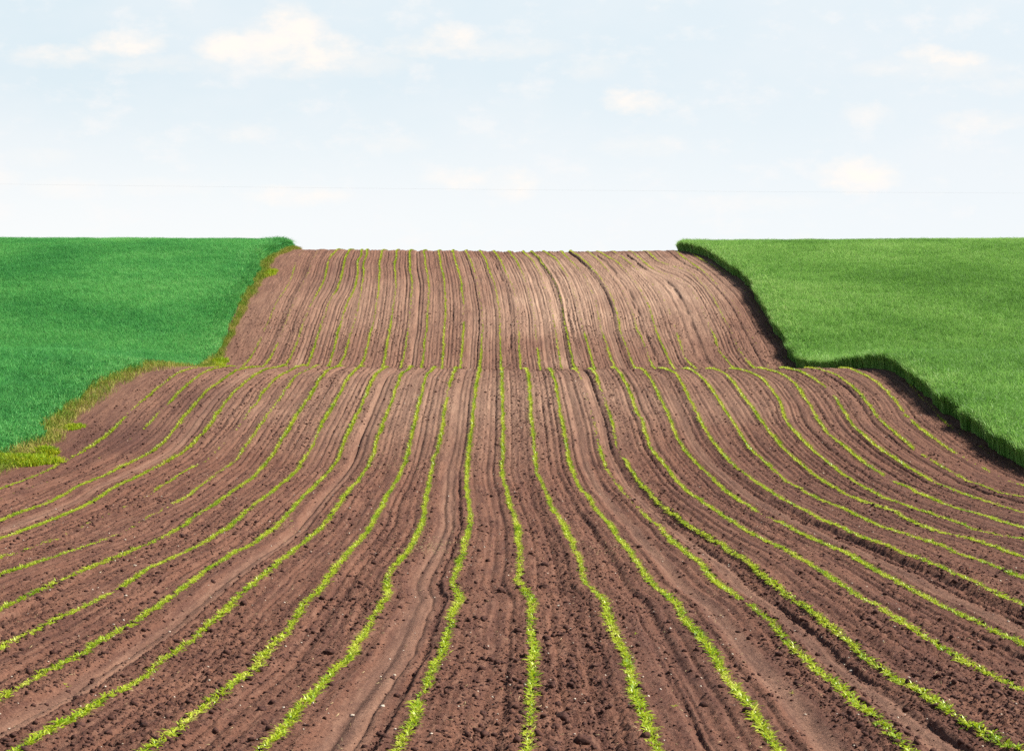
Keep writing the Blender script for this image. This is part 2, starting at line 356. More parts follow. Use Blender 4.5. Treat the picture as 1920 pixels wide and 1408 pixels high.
B = {
 -13: tA((330,1340,.7),(400,1250,.7),(450,1170,.6),(500,1070,.5),(530,1010,.05),(600,860,.3),(650,740,.3),(720,590,.25),(790,500,.5),(850,390,.25),(890,260,.6),(900,220,.03),(990,60,.02)),
 -12: tA((560,1330,.8),(630,1240,.8),(665,1160,.7),(700,1100,.9),(710,1070,.05),(800,850,.25),(860,700,.1),(950,500,.05),(1060,280,.1),(1150,60,.03)),
 -11: tA((800,1320),(860,1210,.8),(920,1080,.6),(970,920,.4),(1000,830,.35),(1050,710,.3),(1090,620,.35),(1150,530,.7),(1200,440,.8),(1240,320,.9),(1258,200,.8),(1270,170,.2),(1300,120,.9),(1360,60)),
 -10: tA((1040,1320),(1080,1220),(1120,1090),(1150,990,.9),(1190,880,.5),(1230,760,.35),(1260,650,.35),(1310,570,.4),(1370,490),(1400,390),(1430,270),(1450,150),(1520,50)),
 -9: tA((1260,1350),(1300,1230),(1340,1110),(1370,970),(1400,870,.7),(1430,750,.7),(1460,660,.8),(1510,560,.8),(1560,490),(1590,370),(1610,240),(1620,130),(1670,75)),
 -8: tA((1370,1330),(1440,1230),(1475,1120,.8),(1500,1010,.5),(1540,900,.4),(1575,760,.35),(1600,640,.4),(1620,550,.4),(1640,420,.6),(1660,300),(1645,210),(1690,120),(1695,50)),
 -7: tA((1610,1350),(1660,1250),(1690,1150),(1715,1050),(1725,980),(1760,860,.4),(1785,720,.4),(1800,620,.6),(1820,520,.7),(1820,420,.8),(1835,300),(1820,220),(1845,140),(1855,60)),
 -6: tB((0,1300),(30,1120),(60,980),(80,860),(90,740,.6),(115,600,.4),(130,480,.5),(130,380,.6),(125,280),(110,230),(140,140),(135,60)),
 -5: tB((170,1370,.7),(205,1280,.8),(235,1130,.8),(260,970,.7),(270,930,.1),(285,800,.1),(295,650,.4),(310,480,.6),(310,380,.8),(285,270),(285,170),(285,65)),
 -4: tB((405,1370),(440,1200),(445,1060),(470,950,.8),(475,800,.8),(490,640,.4),(495,450,.5),(480,310,.9),(455,230,.8),(455,150,.7),(435,70)),
 -3: tB((635,1370),(650,1220),(660,1000,.8),(670,870,.8),(680,750,.9),(675,560,.7),(665,400,.8),(650,310),(620,200),(615,130),(595,70)),
 -2: tB((840,1360),(855,1200),(870,1050),(880,860,.9),(882,840,.05),(875,700,.1),(880,640,.4),(860,540,.8),(855,420,.9),(830,320,.9),(800,220),(780,150),(750,65)),
 -1: tB((1050,1370),(1070,1220),(1070,1080,.9),(1085,960,.7),(1085,860,.3),(1085,760,.15),(1060,600,.15),(1030,420,.15),(1010,340,.2),(975,230,.5),(930,120,.7),(895,70,.8)),
 0: tB((1290,1380),(1285,1250),(1280,1130),(1275,1000,.8),(1275,850,.3),(1270,700,.5),(1245,570,.5),(1210,400,.4),(1160,290,.8),(1130,190),(1090,110),(1050,70)),
 1: tB((1510,1370),(1495,1230,.9),(1485,1110,.8),(1480,960,.4),(1475,830,.15),(1470,700,.1),(1440,530,.15),(1390,400,.25),(1340,300,.6),(1300,210,.9),(1250,120,.9),(1205,75,.9)),
 2: tB((1730,1380),(1700,1230),(1690,1160,.9),(1687,1120,.1),(1670,980,.35),(1660,800,.15),(1620,640,.12),(1570,440,.12),(1530,320,.3),(1480,220,.8),(1420,130,.9),(1370,75)),
 3: tC((80,1380,.3),(50,1200,.8),(25,1060,.6),(5,920,.3),(-20,760,.15),(-70,560,.1),(-130,400,.1))+tB((1720,300,.2),(1650,190,.6),(1590,130,.8),(1530,80,.8)),
 4: tC((235,1370),(200,1280),(170,1130,.9),(145,1000,.8),(115,880,.7),(100,780,.4),(70,600,.15),(10,420,.1))+tB((1800,270,.3),(1740,200,.7),(1690,120,.7),(1620,75,.7)),
 5: tC((440,1370),(410,1260),(380,1140),(355,1060),(330,990,.9),(320,960,.05),(270,740,.08),(200,480,.12),(130,320,.2),(90,270,.6),(40,190,.9),(0,140,.9))+tB((1830,110,.9),(1760,75)),
 6: tC((690,1390),(640,1290,.9),(600,1200),(575,1090,.8),(540,1010,.8),(510,930,.4),(480,760,.2),(430,560,.12),(330,340,.15),(210,210,.6),(150,150,.7),(90,90,.8)),
 7: tC((890,1370),(840,1250,.7),(800,1160,.5),(770,1070,.6),(730,980,.8),(710,870,.9),(690,760,.5),(650,620,.4),(600,520,.35),(540,420,.25),(480,340,.6),(430,280,.8),(380,230,.8),(320,170,.8),(260,120,.8),(190,80,.8)),
 8: tC((1100,1360),(1050,1270,.8),(1030,1210,.2),(990,1110,.6),(940,1000,.8),(900,900,.7),(880,820,.1),(830,680,.08),(740,480,.08),(620,320,.08),(520,210,.5),(430,120,.6),(380,80,.4)),
 9: tC((1320,1370),(1260,1250),(1200,1130),(1150,1030),(1110,920,.7),(1080,820,.7),(1040,680,.5),(960,520,.2),(880,400,.2),(760,260,.3),(700,190,.7),(640,165,.5),(600,140,.8),(540,100,.8),(490,75,.5)),
 10: tC((1560,1370),(1440,1250,.9),(1425,1220,.1),(1400,1170,.6),(1380,1090,.8),(1355,1010,.8),(1345,980,.05),(1290,800,.05),(1200,600,.1),(1080,420,.1),(960,310,.1),(860,230,.5),(780,165,.5),(700,100,.2),(660,80,.2)),
 11: tD((700,1370,.8),(640,1300,.8),(570,1230,.8),(520,1170,.8),(505,1140,.1),(500,1110),(470,1010,.9),(430,930,.3),(380,820,.1),(330,700,.12),(250,540,.12),(120,390,.12),(0,330,.15))+tC((1120,290,.4),(1040,240,.7),(970,190,.8),(910,120,.8),(860,80,.3)),
 12: tD((940,1390),(880,1330),(840,1290,.8),(800,1240,.3),(740,1160,.2),(690,1050,.05),(640,900,.05),(580,830,.5),(520,700,.5),(420,520,.2),(330,420,.2),(200,280,.25),(90,240,.35))+tC((1160,205,.5),(1110,160,.9),(1070,110,.9),(1030,80,.3)),
 13: tD((1140,1390),(1080,1360,.1),(1000,1230,.02),(880,1010,.03),(720,700,.06),(560,500,.06),(360,300,.4),(270,240,.9),(210,200,.8),(180,180,.3),(150,160),(100,120),(60,80,.2)),
 14: tD((1420,1390),(1360,1370,.1),(1200,1150,.02),(1000,800,.03),(800,500,.03),(600,330,.05),(430,220,.5),(370,190,.5),(330,175),(260,120,.7),(220,95,.2)),
}

LG = np.exp(np.linspace(math.log(6.0), math.log(125.0), 1500))     # distances at which the rows are sampled
rows = {}
for i in sorted(F):
    pts = []
    for p in F[i]:
        X, Y = ground_at(p[0], p[1])
        pts.append((Y, X, p[2] if len(p) > 2 else 1.0))
    for p in B.get(i, []):
        X, Y = ground_at(p[0], p[1], True)
        pts.append((Y, X, p[2] if len(p) > 2 else 1.0))
    pts.sort()
    q = np.array(pts)
    keep = np.concatenate([[True], np.diff(q[:, 0]) > 0.02])
    rows[i] = q[keep]


def smooth1(a, s):
    k = np.exp(-0.5 * (np.arange(-4 * s, 4 * s + 1) / s) ** 2)
    k /= k.sum()
    ap = np.concatenate([np.full(4 * s, a[0]), a, np.full(4 * s, a[-1])])
    return np.convolve(ap, k, mode='valid')


x0 = smooth1(np.interp(LG, rows[0][:, 0], rows[0][:, 1]), 4)
row_x, row_d = {}, {}
for i, q in rows.items():
    x = np.interp(LG, q[:, 0], q[:, 1])
    lo, hi = q[0, 0], q[-1, 0]
    # outside the traced stretch a row keeps its distance from the middle row
    off_lo = np.interp(lo, LG, x) - np.interp(lo, LG, x0)
    x = np.where(LG < lo, x0 + off_lo, x)
    x = smooth1(x, 4)
    row_x[i] = x
    row_d[i] = np.interp(LG, q[:, 0], q[:, 2])
# keep the rows in order and a little apart
idx = sorted(row_x)
UPOS = {}
u = 0.0
for i in idx:
    UPOS[i] = u
    u += 0.63 if i == -9 else (0.57 if i == 3 else (0.85 if i == 9 else 1.0))
UPOS = {i: UPOS[i] - UPOS[0] for i in idx}
XM = np.array([row_x[i] for i in idx])
for k in range(idx.index(0) + 1, len(idx)):
    XM[k] = np.maximum(XM[k], XM[k - 1] + 0.28)
for k in range(idx.index(0) - 1, -1, -1):
    XM[k] = np.minimum(XM[k], XM[k + 1] - 0.28)
for k, i in enumerate(idx):
    row_x[i] = XM[k]
UU = np.array([UPOS[i] for i in idx])


def row_u_grid(Ys, X):
    """row coordinate (1 = one row spacing) for a grid: Ys (m,), X (m, n)"""
    out = np.empty_like(X)
    t = np.interp(Ys, LG, np.arange(len(LG)))
    k = np.clip(t.astype(int), 0, len(LG) - 2)
    f = t - k
    for r in range(len(Ys)):
        xs = XM[:, k[r]] * (1 - f[r]) + XM[:, k[r] + 1] * f[r]
        xs2 = np.concatenate([[xs[0] - 7.5], xs, [xs[-1] + 7.5]])
        us2 = np.concatenate([[UU[0] - 10], UU, [UU[-1] + 10]])
        out[r] = np.interp(X[r], xs2, us2)
    return out


def x_of_u(u, Y):
    """the other way: x of a row coordinate at a distance (arrays)"""
    u = np.atleast_1d(u)
    Y = np.atleast_1d(Y)
    t = np.interp(Y, LG, np.arange(len(LG)))
    k = np.clip(np.round(t).astype(int), 0, len(LG) - 1)
    j = np.clip(np.searchsorted(UU, u) - 1, 0, len(UU) - 2)
    f = (u - UU[j]) / (UU[j + 1] - UU[j])
    return XM[j, k] * (1 - f) + XM[j + 1, k] * f


def poly_edge(front, back):
    pts = [ground_at(*p) for p in front] + [ground_at(*p, True) for p in back]
    q = np.array(sorted((b, a) for a, b in pts))
    return q


# borders of the ploughed strip
L_SOIL = poly_edge([(390,690),(300,697),(250,725),(200,760),(155,787),(135,820),(112,850),(62,880),(0,897)],
                   [(546,472),(524,490),(512,515),(482,556),(456,596),(438,630),(434,661),(412,688)])
L_WHEAT = poly_edge([(258,694),(225,707),(175,730),(140,762),(95,797),(80,830),(40,845),(0,868)],
                    [(546,472),(503,494),(492,516),(473,542),(458,566),(442,610),(431,630),(415,655),(406,672)])
R_WHEAT = poly_edge([(1672,697),(1712,722),(1764,766),(1803,795),(1855,838),(1905,862)],
                    [(1272,472),(1304,479),(1336,494),(1390,528),(1412,552),(1422,573),(1450,615),(1474,658),(1488,680),(1502,692)])


def edge_x(q, Y):
    lo = q[0]
    return np.interp(Y, q[:, 0], q[:, 1])


# ------------------------------------------------------------------ materials
def make_mat(name):
    m = bpy.data.materials.new(name)
    m.use_nodes = True
    return m, NT(m.node_tree)


def soil_material():
    m, t = make_mat("soil")
    geo = t.n('ShaderNodeNewGeometry')
    pos = geo.outputs['Position']
    ru = t.attr('row_u').outputs['Fac']
    dry = t.attr('dry').outputs['Fac']
    wet_shade = t.attr('wet_shade').outputs['Fac']
    sp = t.n('ShaderNodeSeparateXYZ')
    t.link(pos, sp.inputs[0])
    cv = t.n('ShaderNodeCombineXYZ')
    t.link(ru, cv.inputs[0])
    t.link(t.m('MULTIPLY', sp.outputs[1], 0.06), cv.inputs[1])
    streak = t.noise(cv.outputs[0], 5.5, 3.0, 0.65)
    streak2 = t.noise(cv.outputs[0], 17.0, 2.0, 0.6)
    patch = t.noise(pos, 0.35, 4.0, 0.6)
    fine = t.noise(pos, 28.0, 5.0, 0.7)
    grit = t.noise(pos, 120.0, 3.0, 0.7)
    c = t.mix(t.ramp(patch, 0.3, 0.7), (0.148, 0.066, 0.041), (0.194, 0.092, 0.058))
    c = t.mix(t.ramp(streak, 0.42, 0.62, 0.0, 0.75), c, (0.082, 0.036, 0.026))
    c = t.mix(t.ramp(streak2, 0.48, 0.66, 0.0, 0.55), c, (0.235, 0.124, 0.082))
    c = t.mix(t.m('MULTIPLY', dry, t.ramp(streak, 0.25, 0.6, 1.0, 0.55)), c, (0.48, 0.325, 0.225))
    c = t.mix(t.m('MULTIPLY', wet_shade, 0.75), c, (0.066, 0.030, 0.026))  # one darkening for damp soil and for slope shade painted into the colour
    mid = t.noise(pos, 62.0, 3.0, 0.65)
    c = t.mix(t.ramp(mid, 0.50, 0.70, 0.0, 0.45), c, (0.26, 0.142, 0.096))
    c = t.mix(t.ramp(mid, 0.26, 0.46, 0.5, 0.0), c, (0.048, 0.019, 0.018))
    c = t.mix(t.ramp(fine, 0.30, 0.72, 0.48, 0.0), c, (0.045, 0.018, 0.014))
    c = t.mix(t.ramp(grit, 0.62, 0.76, 0.0, 0.5), c, (0.27, 0.15, 0.105))
    b1 = t.n('ShaderNodeBump')
    b1.inputs['Strength'].default_value = 0.9
    b1.inputs['Distance'].default_value = 0.02
    t.link(t.m('ADD', t.m('ADD', fine, t.m('MULTIPLY', mid, 0.7)), t.m('MULTIPLY', grit, 0.35)), b1.inputs['Height'])
    p = t.n('ShaderNodeBsdfPrincipled')
    t.link(c, p.inputs['Base Color'])
    p.inputs['Roughness'].default_value = 0.95
    p.inputs['Specular IOR Level'].default_value = 0.12
    t.link(b1.outputs[0], p.inputs['Normal'])
    o = t.n('ShaderNodeOutputMaterial')
    t.link(p.outputs[0], o.inputs[0])
    return m


def leaf_material(name, cols, transl=0.35, rough=0.55, spec=0.25, scale=3.0):
    """cols: three colours chosen by the per-leaf tint and a slow noise over the field"""
    m, t = make_mat(name)
    tint = t.attr('tint').outputs['Fac']
    geo = t.n('ShaderNodeNewGeometry')
    big = t.noise(geo.outputs['Position'], 0.12 * scale, 4.0, 0.6)
    v = t.m('ADD', t.m('MULTIPLY', tint, 0.75), t.m('MULTIPLY', t.m('SUBTRACT', big, 0.48), 1.5), clamp=True)
    cr = t.n('ShaderNodeValToRGB')
    cr.color_ramp.elements[0].color = (*cols[0], 1)
    cr.color_ramp.elements[1].color = (*cols[2], 1)
    e = cr.color_ramp.elements.new(0.45)
    e.color = (*cols[1], 1)
    t.link(v, cr.inputs[0])
    p = t.n('ShaderNodeBsdfPrincipled')
    t.link(cr.outputs[0], p.inputs['Base Color'])
    p.inputs['Roughness'].default_value = rough
    p.inputs['Specular IOR Level'].default_value = spec
    tr = t.n('ShaderNodeBsdfTranslucent')
    t.link(cr.outputs[0], tr.inputs[0])
    mxs = t.n('ShaderNodeMixShader')
    mxs.inputs[0].default_value = transl
    t.link(p.outputs[0], mxs.inputs[1])
    t.link(tr.outputs[0], mxs.inputs[2])
    o = t.n('ShaderNodeOutputMaterial')
    t.link(mxs.outputs[0], o.inputs[0])
    return m


def plain_material(name, a, b, scale=40.0, rough=0.9):
    m, t = make_mat(name)
    geo = t.n('ShaderNodeNewGeometry')
    n = t.noise(geo.outputs['Position'], scale, 3.0, 0.6)
    c = t.mix(t.ramp(n, 0.3, 0.7), a, b)
    p = t.n('ShaderNodeBsdfPrincipled')
    t.link(c, p.inputs['Base Color'])
    p.inputs['Roughness'].default_value = rough
    p.inputs['Specular IOR Level'].default_value = 0.15
    o = t.n('ShaderNodeOutputMaterial')
    t.link(p.outputs[0], o.inputs[0])
    return m


M_SOIL = soil_material()
M_CLOD = plain_material("clod_soil", (0.026, 0.011, 0.009), (0.095, 0.043, 0.031), 60.0)
M_STONE = plain_material("pale_stone", (0.36, 0.29, 0.22), (0.60, 0.52, 0.42), 50.0, 0.7)
M_SEED = leaf_material("seedling_leaf", [(0.15, 0.28, 0.006), (0.40, 0.49, 0.018), (0.62, 0.61, 0.13)], 0.38, 0.42, 0.4, 6.0)
M_WHEAT_L = leaf_material("wheat_leaf_bluish", [(0.044, 0.235, 0.057), (0.110, 0.41, 0.098), (0.26, 0.54, 0.17)], 0.42, 0.6, 0.25, 1.3)
M_WHEAT_R = leaf_material("wheat_leaf_yellowish", [(0.098, 0.235, 0.038), (0.205, 0.42, 0.077), (0.41, 0.56, 0.19)], 0.42, 0.55, 0.3, 1.0)
M_VERGE = leaf_material("verge_grass", [(0.13, 0.22, 0.02), (0.30, 0.29, 0.05), (0.50, 0.37, 0.16)], 0.25, 0.7, 0.15, 9.0)
M_WEED = leaf_material("weed_leaf", [(0.14, 0.28, 0.008), (0.32, 0.40, 0.01), (0.46, 0.44, 0.03)], 0.35, 0.6, 0.2, 9.0)
M_STRAW = plain_material("straw", (0.30, 0.22, 0.11), (0.44, 0.34, 0.19), 30.0, 0.8)
M_WIRE = plain_material("wire", (0.30, 0.30, 0.31), (0.36, 0.36, 0.37), 5.0, 0.6)

# ------------------------------------------------------------------ the ground, one sheet with the furrows in it
# tine lines of every pass: (row coordinate, depth, width)
_r = np.random.default_rng(21)
GROOVES = []
for k in range(len(UU) - 1):
    a, b = UU[k], UU[k + 1]
    for f in (0.22, 0.41, 0.60, 0.79):
        GROOVES.append((a + (b - a) * (f + _r.uniform(-.05, .05)), _r.uniform(0.014, 0.042), _r.uniform(0.028, 0.048)))
for g in (-20, 20):
    for k in range(12):
        GROOVES.append((g + k * 0.25 - 1.5, 0.015, 0.04))
THIN = [(UPOS[-2] + 0.64, 0.020, 0.020), (UPOS[-2] + 0.83, 0.025, 0.014), (UPOS[1] + 0.44, 0.014, 0.016), (UPOS[1] + 0.50, 0.014, 0.014),
        (UPOS[-4] + 0.5, 0.016, 0.02), (UPOS[6] + 0.62, 0.018, 0.03), (UPOS[3] + .4, .016, .02), (UPOS[-5] + .62, .016, .02)]
BROAD = []
for k in range(len(UU) - 1):
    for q in range(2):
        BROAD.append((UU[k] + (UU[k + 1] - UU[k]) * _r.uniform(.2, .8), _r.uniform(.06, .13), _r.uniform(.012, .038)))
# wheel tracks: (row coordinate, half width, depth)
def U(i): return UPOS[i]
TRACKS = [(U(-2) + 0.52, 0.23, 0.022), (U(3) + 0.27, 0.13, 0.030), (U(6) + 0.42, 0.20, 0.035), (U(-5) + 0.5, 0.20, 0.020),
          (U(2) + 0.45, 0.16, 0.015), (U(-11) + .5, .2, .015)]
# deep loose furrows whose far wall falls into shade: (row coordinate, half width, depth)
DEEP = [(U(3) + 0.47, 0.10, 0.05), (U(6) + 0.72, 0.12, 0.046), (U(0) + 0.60, 0.15, 0.03), (U(-13) + 0.55, 0.2, 0.03), (U(-2) + 0.80, 0.03, 0.018),
        (U(-12) + .4, .15, .03), (U(6) - .3, .05, .02)]


FAR_DEEP = [(U(8) + 0.33, 0.06, 0.06), (U(10) + 0.5, 0.06, 0.06), (U(0) + 0.55, 0.05, 0.045), (U(4) + .5, .05, .04)]


def lumpiness(u, Y):
    """0 in the smooth wheel tracks, 1 in loose cloddy soil"""
    L = 0.35 + 0.65 * sstep(vnoise(u * 2.3 + 5, Y * 0.12, 3), 0.25, 0.7)
    for (c, hw, d) in TRACKS:
        L = L * (1 - 0.9 * np.exp(-((u - c) / hw) ** 4))
    for (c, hw, d) in DEEP:
        L = L + 0.5 * np.exp(-((u - c) / (hw * 1.3)) ** 2)
    return np.clip(L, 0, 1.3)


def furrow(u, Y):
    h = np.zeros_like(u)
    wob = (vnoise(u * 0.7, Y * 0.35, 9) - 0.5) * 0.05
    for (c, d, wd) in GROOVES:
        mod = 0.35 + 1.1 * vnoise(np.full_like(Y, c * 13.7), Y * 0.18, 11)
        h = h - d * mod * (0.5 + 0.5 * sstep(Y, 16, 42)) * np.exp(-((u + wob - c) / wd) ** 2)
    for (c, hw, d) in TRACKS:
        e = np.exp(-((u - c) / hw) ** 6)
        h = h - d * e
        h = h + 0.55 * d * np.exp(-((np.abs(u - c) - hw * 1.25) / 0.05) ** 2)
    for (c, wd, d) in THIN:
        wv = (vnoise(np.full_like(Y, c * 3.3), Y * 0.6, 15) - .5) * 0.10 + (vnoise(np.full_like(Y, c * 4.3), Y * 2.2, 16) - .5) * 0.03
        h = h - d * (1 - 0.6 * sstep(Y, 30, 60)) * np.exp(-((u + wv - c) / wd) ** 2)
    for (c, hw, d) in BROAD:
        mod = vnoise(np.full_like(Y, c * 9.3), Y * 0.15, 14)
        h = h - d * mod * np.exp(-((u + wob - c) / hw) ** 2)
    for (c, hw, d) in FAR_DEEP:
        mod = sstep(vnoise(np.full_like(Y, c * 5.1), Y * 0.8, 13), 0.35, 0.6) * sstep(Y, 78, 81)
        h = h - d * mod * np.exp(-((u - c) / hw) ** 2)
    for (c, hw, d) in DEEP:
        mod = (0.4 + 1.0 * vnoise(np.full_like(Y, c * 7.7), Y * 0.11, 12)) * (1 - 0.75 * sstep(Y, 40, 52) * (1 - sstep(Y, 66, 78)))
        h = h - d * mod * np.exp(-((u - c) / hw) ** 2)
        h = h + 0.5 * d * mod * np.exp(-((u - c - hw * 1.9) / (hw * .8)) ** 2)
    # slight ridge along the seedling rows
    du = np.min(np.abs(u[..., None] - UU[None, :]), axis=-1) if u.ndim == 1 else None
    return h


NX, Y0, Y1 = 1000, 7.0, 120.0
ny = 1500
YS = np.exp(np.linspace(math.log(Y0), math.log(Y1), ny))
HW = np.minimum(0.275 * YS + 1.6, 12.6)
T = np.linspace(-1, 1, NX)
XG = HW[:, None] * T[None, :]
YG = np.repeat(YS[:, None], NX, axis=1)
UG = row_u_grid(YS, XG)
lx = edge_x(L_SOIL, YS)[:, None]
rx = edge_x(R_WHEAT, YS)[:, None]
infield = sstep(XG, lx - 0.4, lx + 0.3) * (1 - sstep(XG, rx - 0.2, rx + 0.6))
LUMP = lumpiness(UG, YG)
Z = H0(XG, YG) + furrow(UG, YG) * infield
n3 = vnoise(XG / 0.11, YG / 0.11, 31)
n4 = vnoise(XG / 0.055, YG / 0.055, 32)
n5 = vnoise(XG / 0.028, YG / 0.028, 33)
near = 1.0
n6 = vnoise(XG / 0.016, YG / 0.02, 34)
cl = np.maximum(n3 - 0.6, 0) * 0.035 + np.maximum(n4 - 0.57, 0) * 0.06 + np.maximum(n5 - 0.5, 0) * 0.05 + (n6 - .5) * 0.014
Z = Z + cl * (0.25 + 0.75 * LUMP) * infield + (fbm(XG / 1.6, YG / 3.0, 40, 3) - 0.5) * 0.09 * infield

def blob(X, Y, cx, cy, rx_, ry_, seed):
    n = fbm(X * 0.5, Y * 0.25, seed, 3) - 0.5
    return np.clip(1.15 - np.sqrt(((X - cx) / rx_) ** 2 + ((Y - cy) / ry_) ** 2) + n * 0.9, 0, 1)

DRY = blob(XG, YG, 2.4, 96, 5.0, 14, 50)
DRY = np.maximum(DRY, 0.9 * blob(XG, YG, 6.8, 98, 3.6, 13, 51))
DRY = np.maximum(DRY, 0.35 * blob(XG, YG, -6, 92, 6, 10, 52))
DRY = np.maximum(DRY, 0.38 * blob(XG, YG, -0.5, 57, 8, 10, 53))
for (c, hw, d) in TRACKS:
    DRY = np.maximum(DRY, 0.26 * np.exp(-((UG - c) / (hw * .8)) ** 4) * (0.5 + 0.6 * vnoise(UG * 0 + c, YG * .2, 54)))
DRY = np.clip(DRY + 0.04 * sstep(YG, 74, 84) + 0.14 * sstep(YG, 46, 60), 0, 1)
WET_SHADE = 0.9 * blob(XG, YG, -9.6, 51, 1.6, 5, 55)
WET_SHADE = np.maximum(WET_SHADE, 0.8 * blob(XG, YG, -8.6, 57, 1.2, 5, 56))
WET_SHADE = np.maximum(WET_SHADE, 0.5 * blob(XG, YG, -8.2, 100, 1.5, 8, 57))
WET_SHADE = np.maximum(WET_SHADE, 0.45 * blob(XG, YG, 1.2, 17, 0.7, 7, 58))
WET_SHADE = np.maximum(WET_SHADE, 0.35 * blob(XG, YG, 7.0, 36, 5, 14, 60))  # shade of the right front slopes, painted into the soil colour
WET_SHADE = np.maximum(WET_SHADE, 0.3 * blob(XG, YG, 3.0, 18, 2.4, 6, 61))  # same painted slope shade, nearer the camera
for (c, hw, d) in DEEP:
    WET_SHADE = np.maximum(WET_SHADE, 0.4 * np.exp(-((UG - c) / hw) ** 2) * vnoise(UG * 0 + c, YG * .15, 59))  # soil colour darker along the deep furrows

# outer part of the same sheet, to the horizon
xo = np.array([3.0, 8.0, 16.0, 30.0, 60.0, 150.0, 400.0, 1200.0, 4000.0])
cols_l = -(HW[:, None] + xo[::-1][None, :])
cols_r = HW[:, None] + xo[None, :]
XF = np.concatenate([cols_l, XG, cols_r], axis=1)
nxf = XF.shape[1]
pad = len(xo)
YF = np.repeat(YS[:, None], nxf, axis=1)
ZF = H0(XF, YF)
ZF[:, pad:pad + NX] = Z
UF = np.zeros_like(XF) + 99
UF[:, pad:pad + NX] = UG
UF[:, :pad] = UG[:, :1] - 3
UF[:, pad + NX:] = UG[:, -1:] + 3
DF = np.zeros_like(XF)
DF[:, pad:pad + NX] = DRY
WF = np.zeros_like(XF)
WF[:, pad:pad + NX] = WET_SHADE
yb = np.array([-300.0, -60.0, -10.0, 0.0, 4.0])
yfar = np.array([123, 128, 135, 145, 160, 180, 200, 240, 300, 500, 1000, 2500, 5500.0])

def ring(ya, src):
    X = np.repeat(XF[src:src + 1], len(ya), axis=0)
    Yr = np.repeat(ya[:, None], nxf, axis=1)
    return X, Yr, H0(X, Yr), np.repeat(UF[src:src + 1], len(ya), 0), np.zeros_like(X), np.zeros_like(X)

ra, rb = ring(yb, 0), ring(yfar, ny - 1)
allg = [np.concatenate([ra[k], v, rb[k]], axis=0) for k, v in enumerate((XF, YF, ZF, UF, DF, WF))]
m_ = allg[0].shape[0]
vid = np.arange(m_ * nxf).reshape(m_, nxf)
quads = np.stack([vid[:-1, :-1], vid[:-1, 1:], vid[1:, 1:], vid[1:, :-1]], axis=-1).reshape(-1, 4)
gv = np.stack([a.ravel() for a in allg[:3]], axis=1)
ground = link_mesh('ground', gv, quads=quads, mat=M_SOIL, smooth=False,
                   attrs={'row_u': allg[3].ravel(), 'dry': allg[4].ravel(), 'wet_shade': allg[5].ravel()})
tag(ground, 'reddish brown tilled field soil rolling over two crests', 'field soil', kind='structure')


def surf(X, Y):
    """ground height with the furrows, from the sheet itself"""
    X = np.asarray(X, float)
    Y = np.asarray(Y, float)
    fy = np.interp(Y, YS, np.arange(ny))
    r = np.clip(fy.astype(int), 0, ny - 2)
    fr = fy - r
    out = 0
    for rr, wgt in ((r, 1 - fr), (r + 1, fr)):
        c = (X / HW[rr] + 1) * 0.5 * (NX - 1)
        cc = np.clip(c, 0, NX - 1.001)
        ci = cc.astype(int)
        cf = cc - ci
        out = out + wgt * (Z[rr, ci] * (1 - cf) + Z[rr, ci + 1] * cf)
    return np.where(np.abs(X) > HW[r], H0(X, Y), out)


# ------------------------------------------------------------------ leaves
def leaf_strip(L, wd, az, el, bend, nseg, base=(0, 0, 0), twist=0.0):
    """an arching tapered leaf; returns verts, tris"""
    vs, pitch = [], el
    p = np.array(base, float)
    d0 = np.array([math.cos(az), math.sin(az), 0])
    side = np.array([-math.sin(az) * math.cos(twist), math.cos(az) * math.cos(twist), math.sin(twist)])
    prof = [0.55, 1.0, 0.8, 0.55, 0.3]
    for s in range(nseg):
        wv = wd * 0.5 * prof[min(s, 4) if nseg > 2 else s]
        vs += [p - side * wv, p + side * wv]
        p = p + (d0 * math.cos(pitch) + np.array([0, 0, 1]) * math.sin(pitch)) * (L / nseg)
        pitch -= bend / nseg
    vs.append(p)
    tr = []
    for s in range(nseg - 1):
        a = 2 * s
        tr += [(a, a + 1, a + 3), (a, a + 3, a + 2)]
    a = 2 * (nseg - 1)
    tr.append((a, a + 1, a + 2))
    return np.array(vs), np.array(tr)


def plant_template(r, nleaf, nseg, size):
    V, T_, TI = [], [], []
    off = 0
    az0 = r.uniform(0, 6.28)
    for k in range(nleaf):
        az = az0 + k * 2.4 + r.uniform(-.5, .5)
        L = size * r.uniform(0.65, 1.15)
        v, t = leaf_strip(L, size * r.uniform(0.12, 0.19), az, r.uniform(0.75, 1.35), r.uniform(0.9, 2.1), nseg,
                          (0, 0, -0.008), r.uniform(-.5, .5))
        V.append(v)
        T_.append(t + off)
        TI.append(np.full(len(v), r.uniform(0, 1)))
        off += len(v)
    return np.concatenate(V), np.concatenate(T_), np.concatenate(TI)


_rp = np.random.default_rng(3)
HI = [plant_template(_rp, int(_rp.integers(5, 8)), 4, 0.066) for _ in range(14)]
LO = [plant_template(_rp, 5, 2, 0.088) for _ in range(10)]


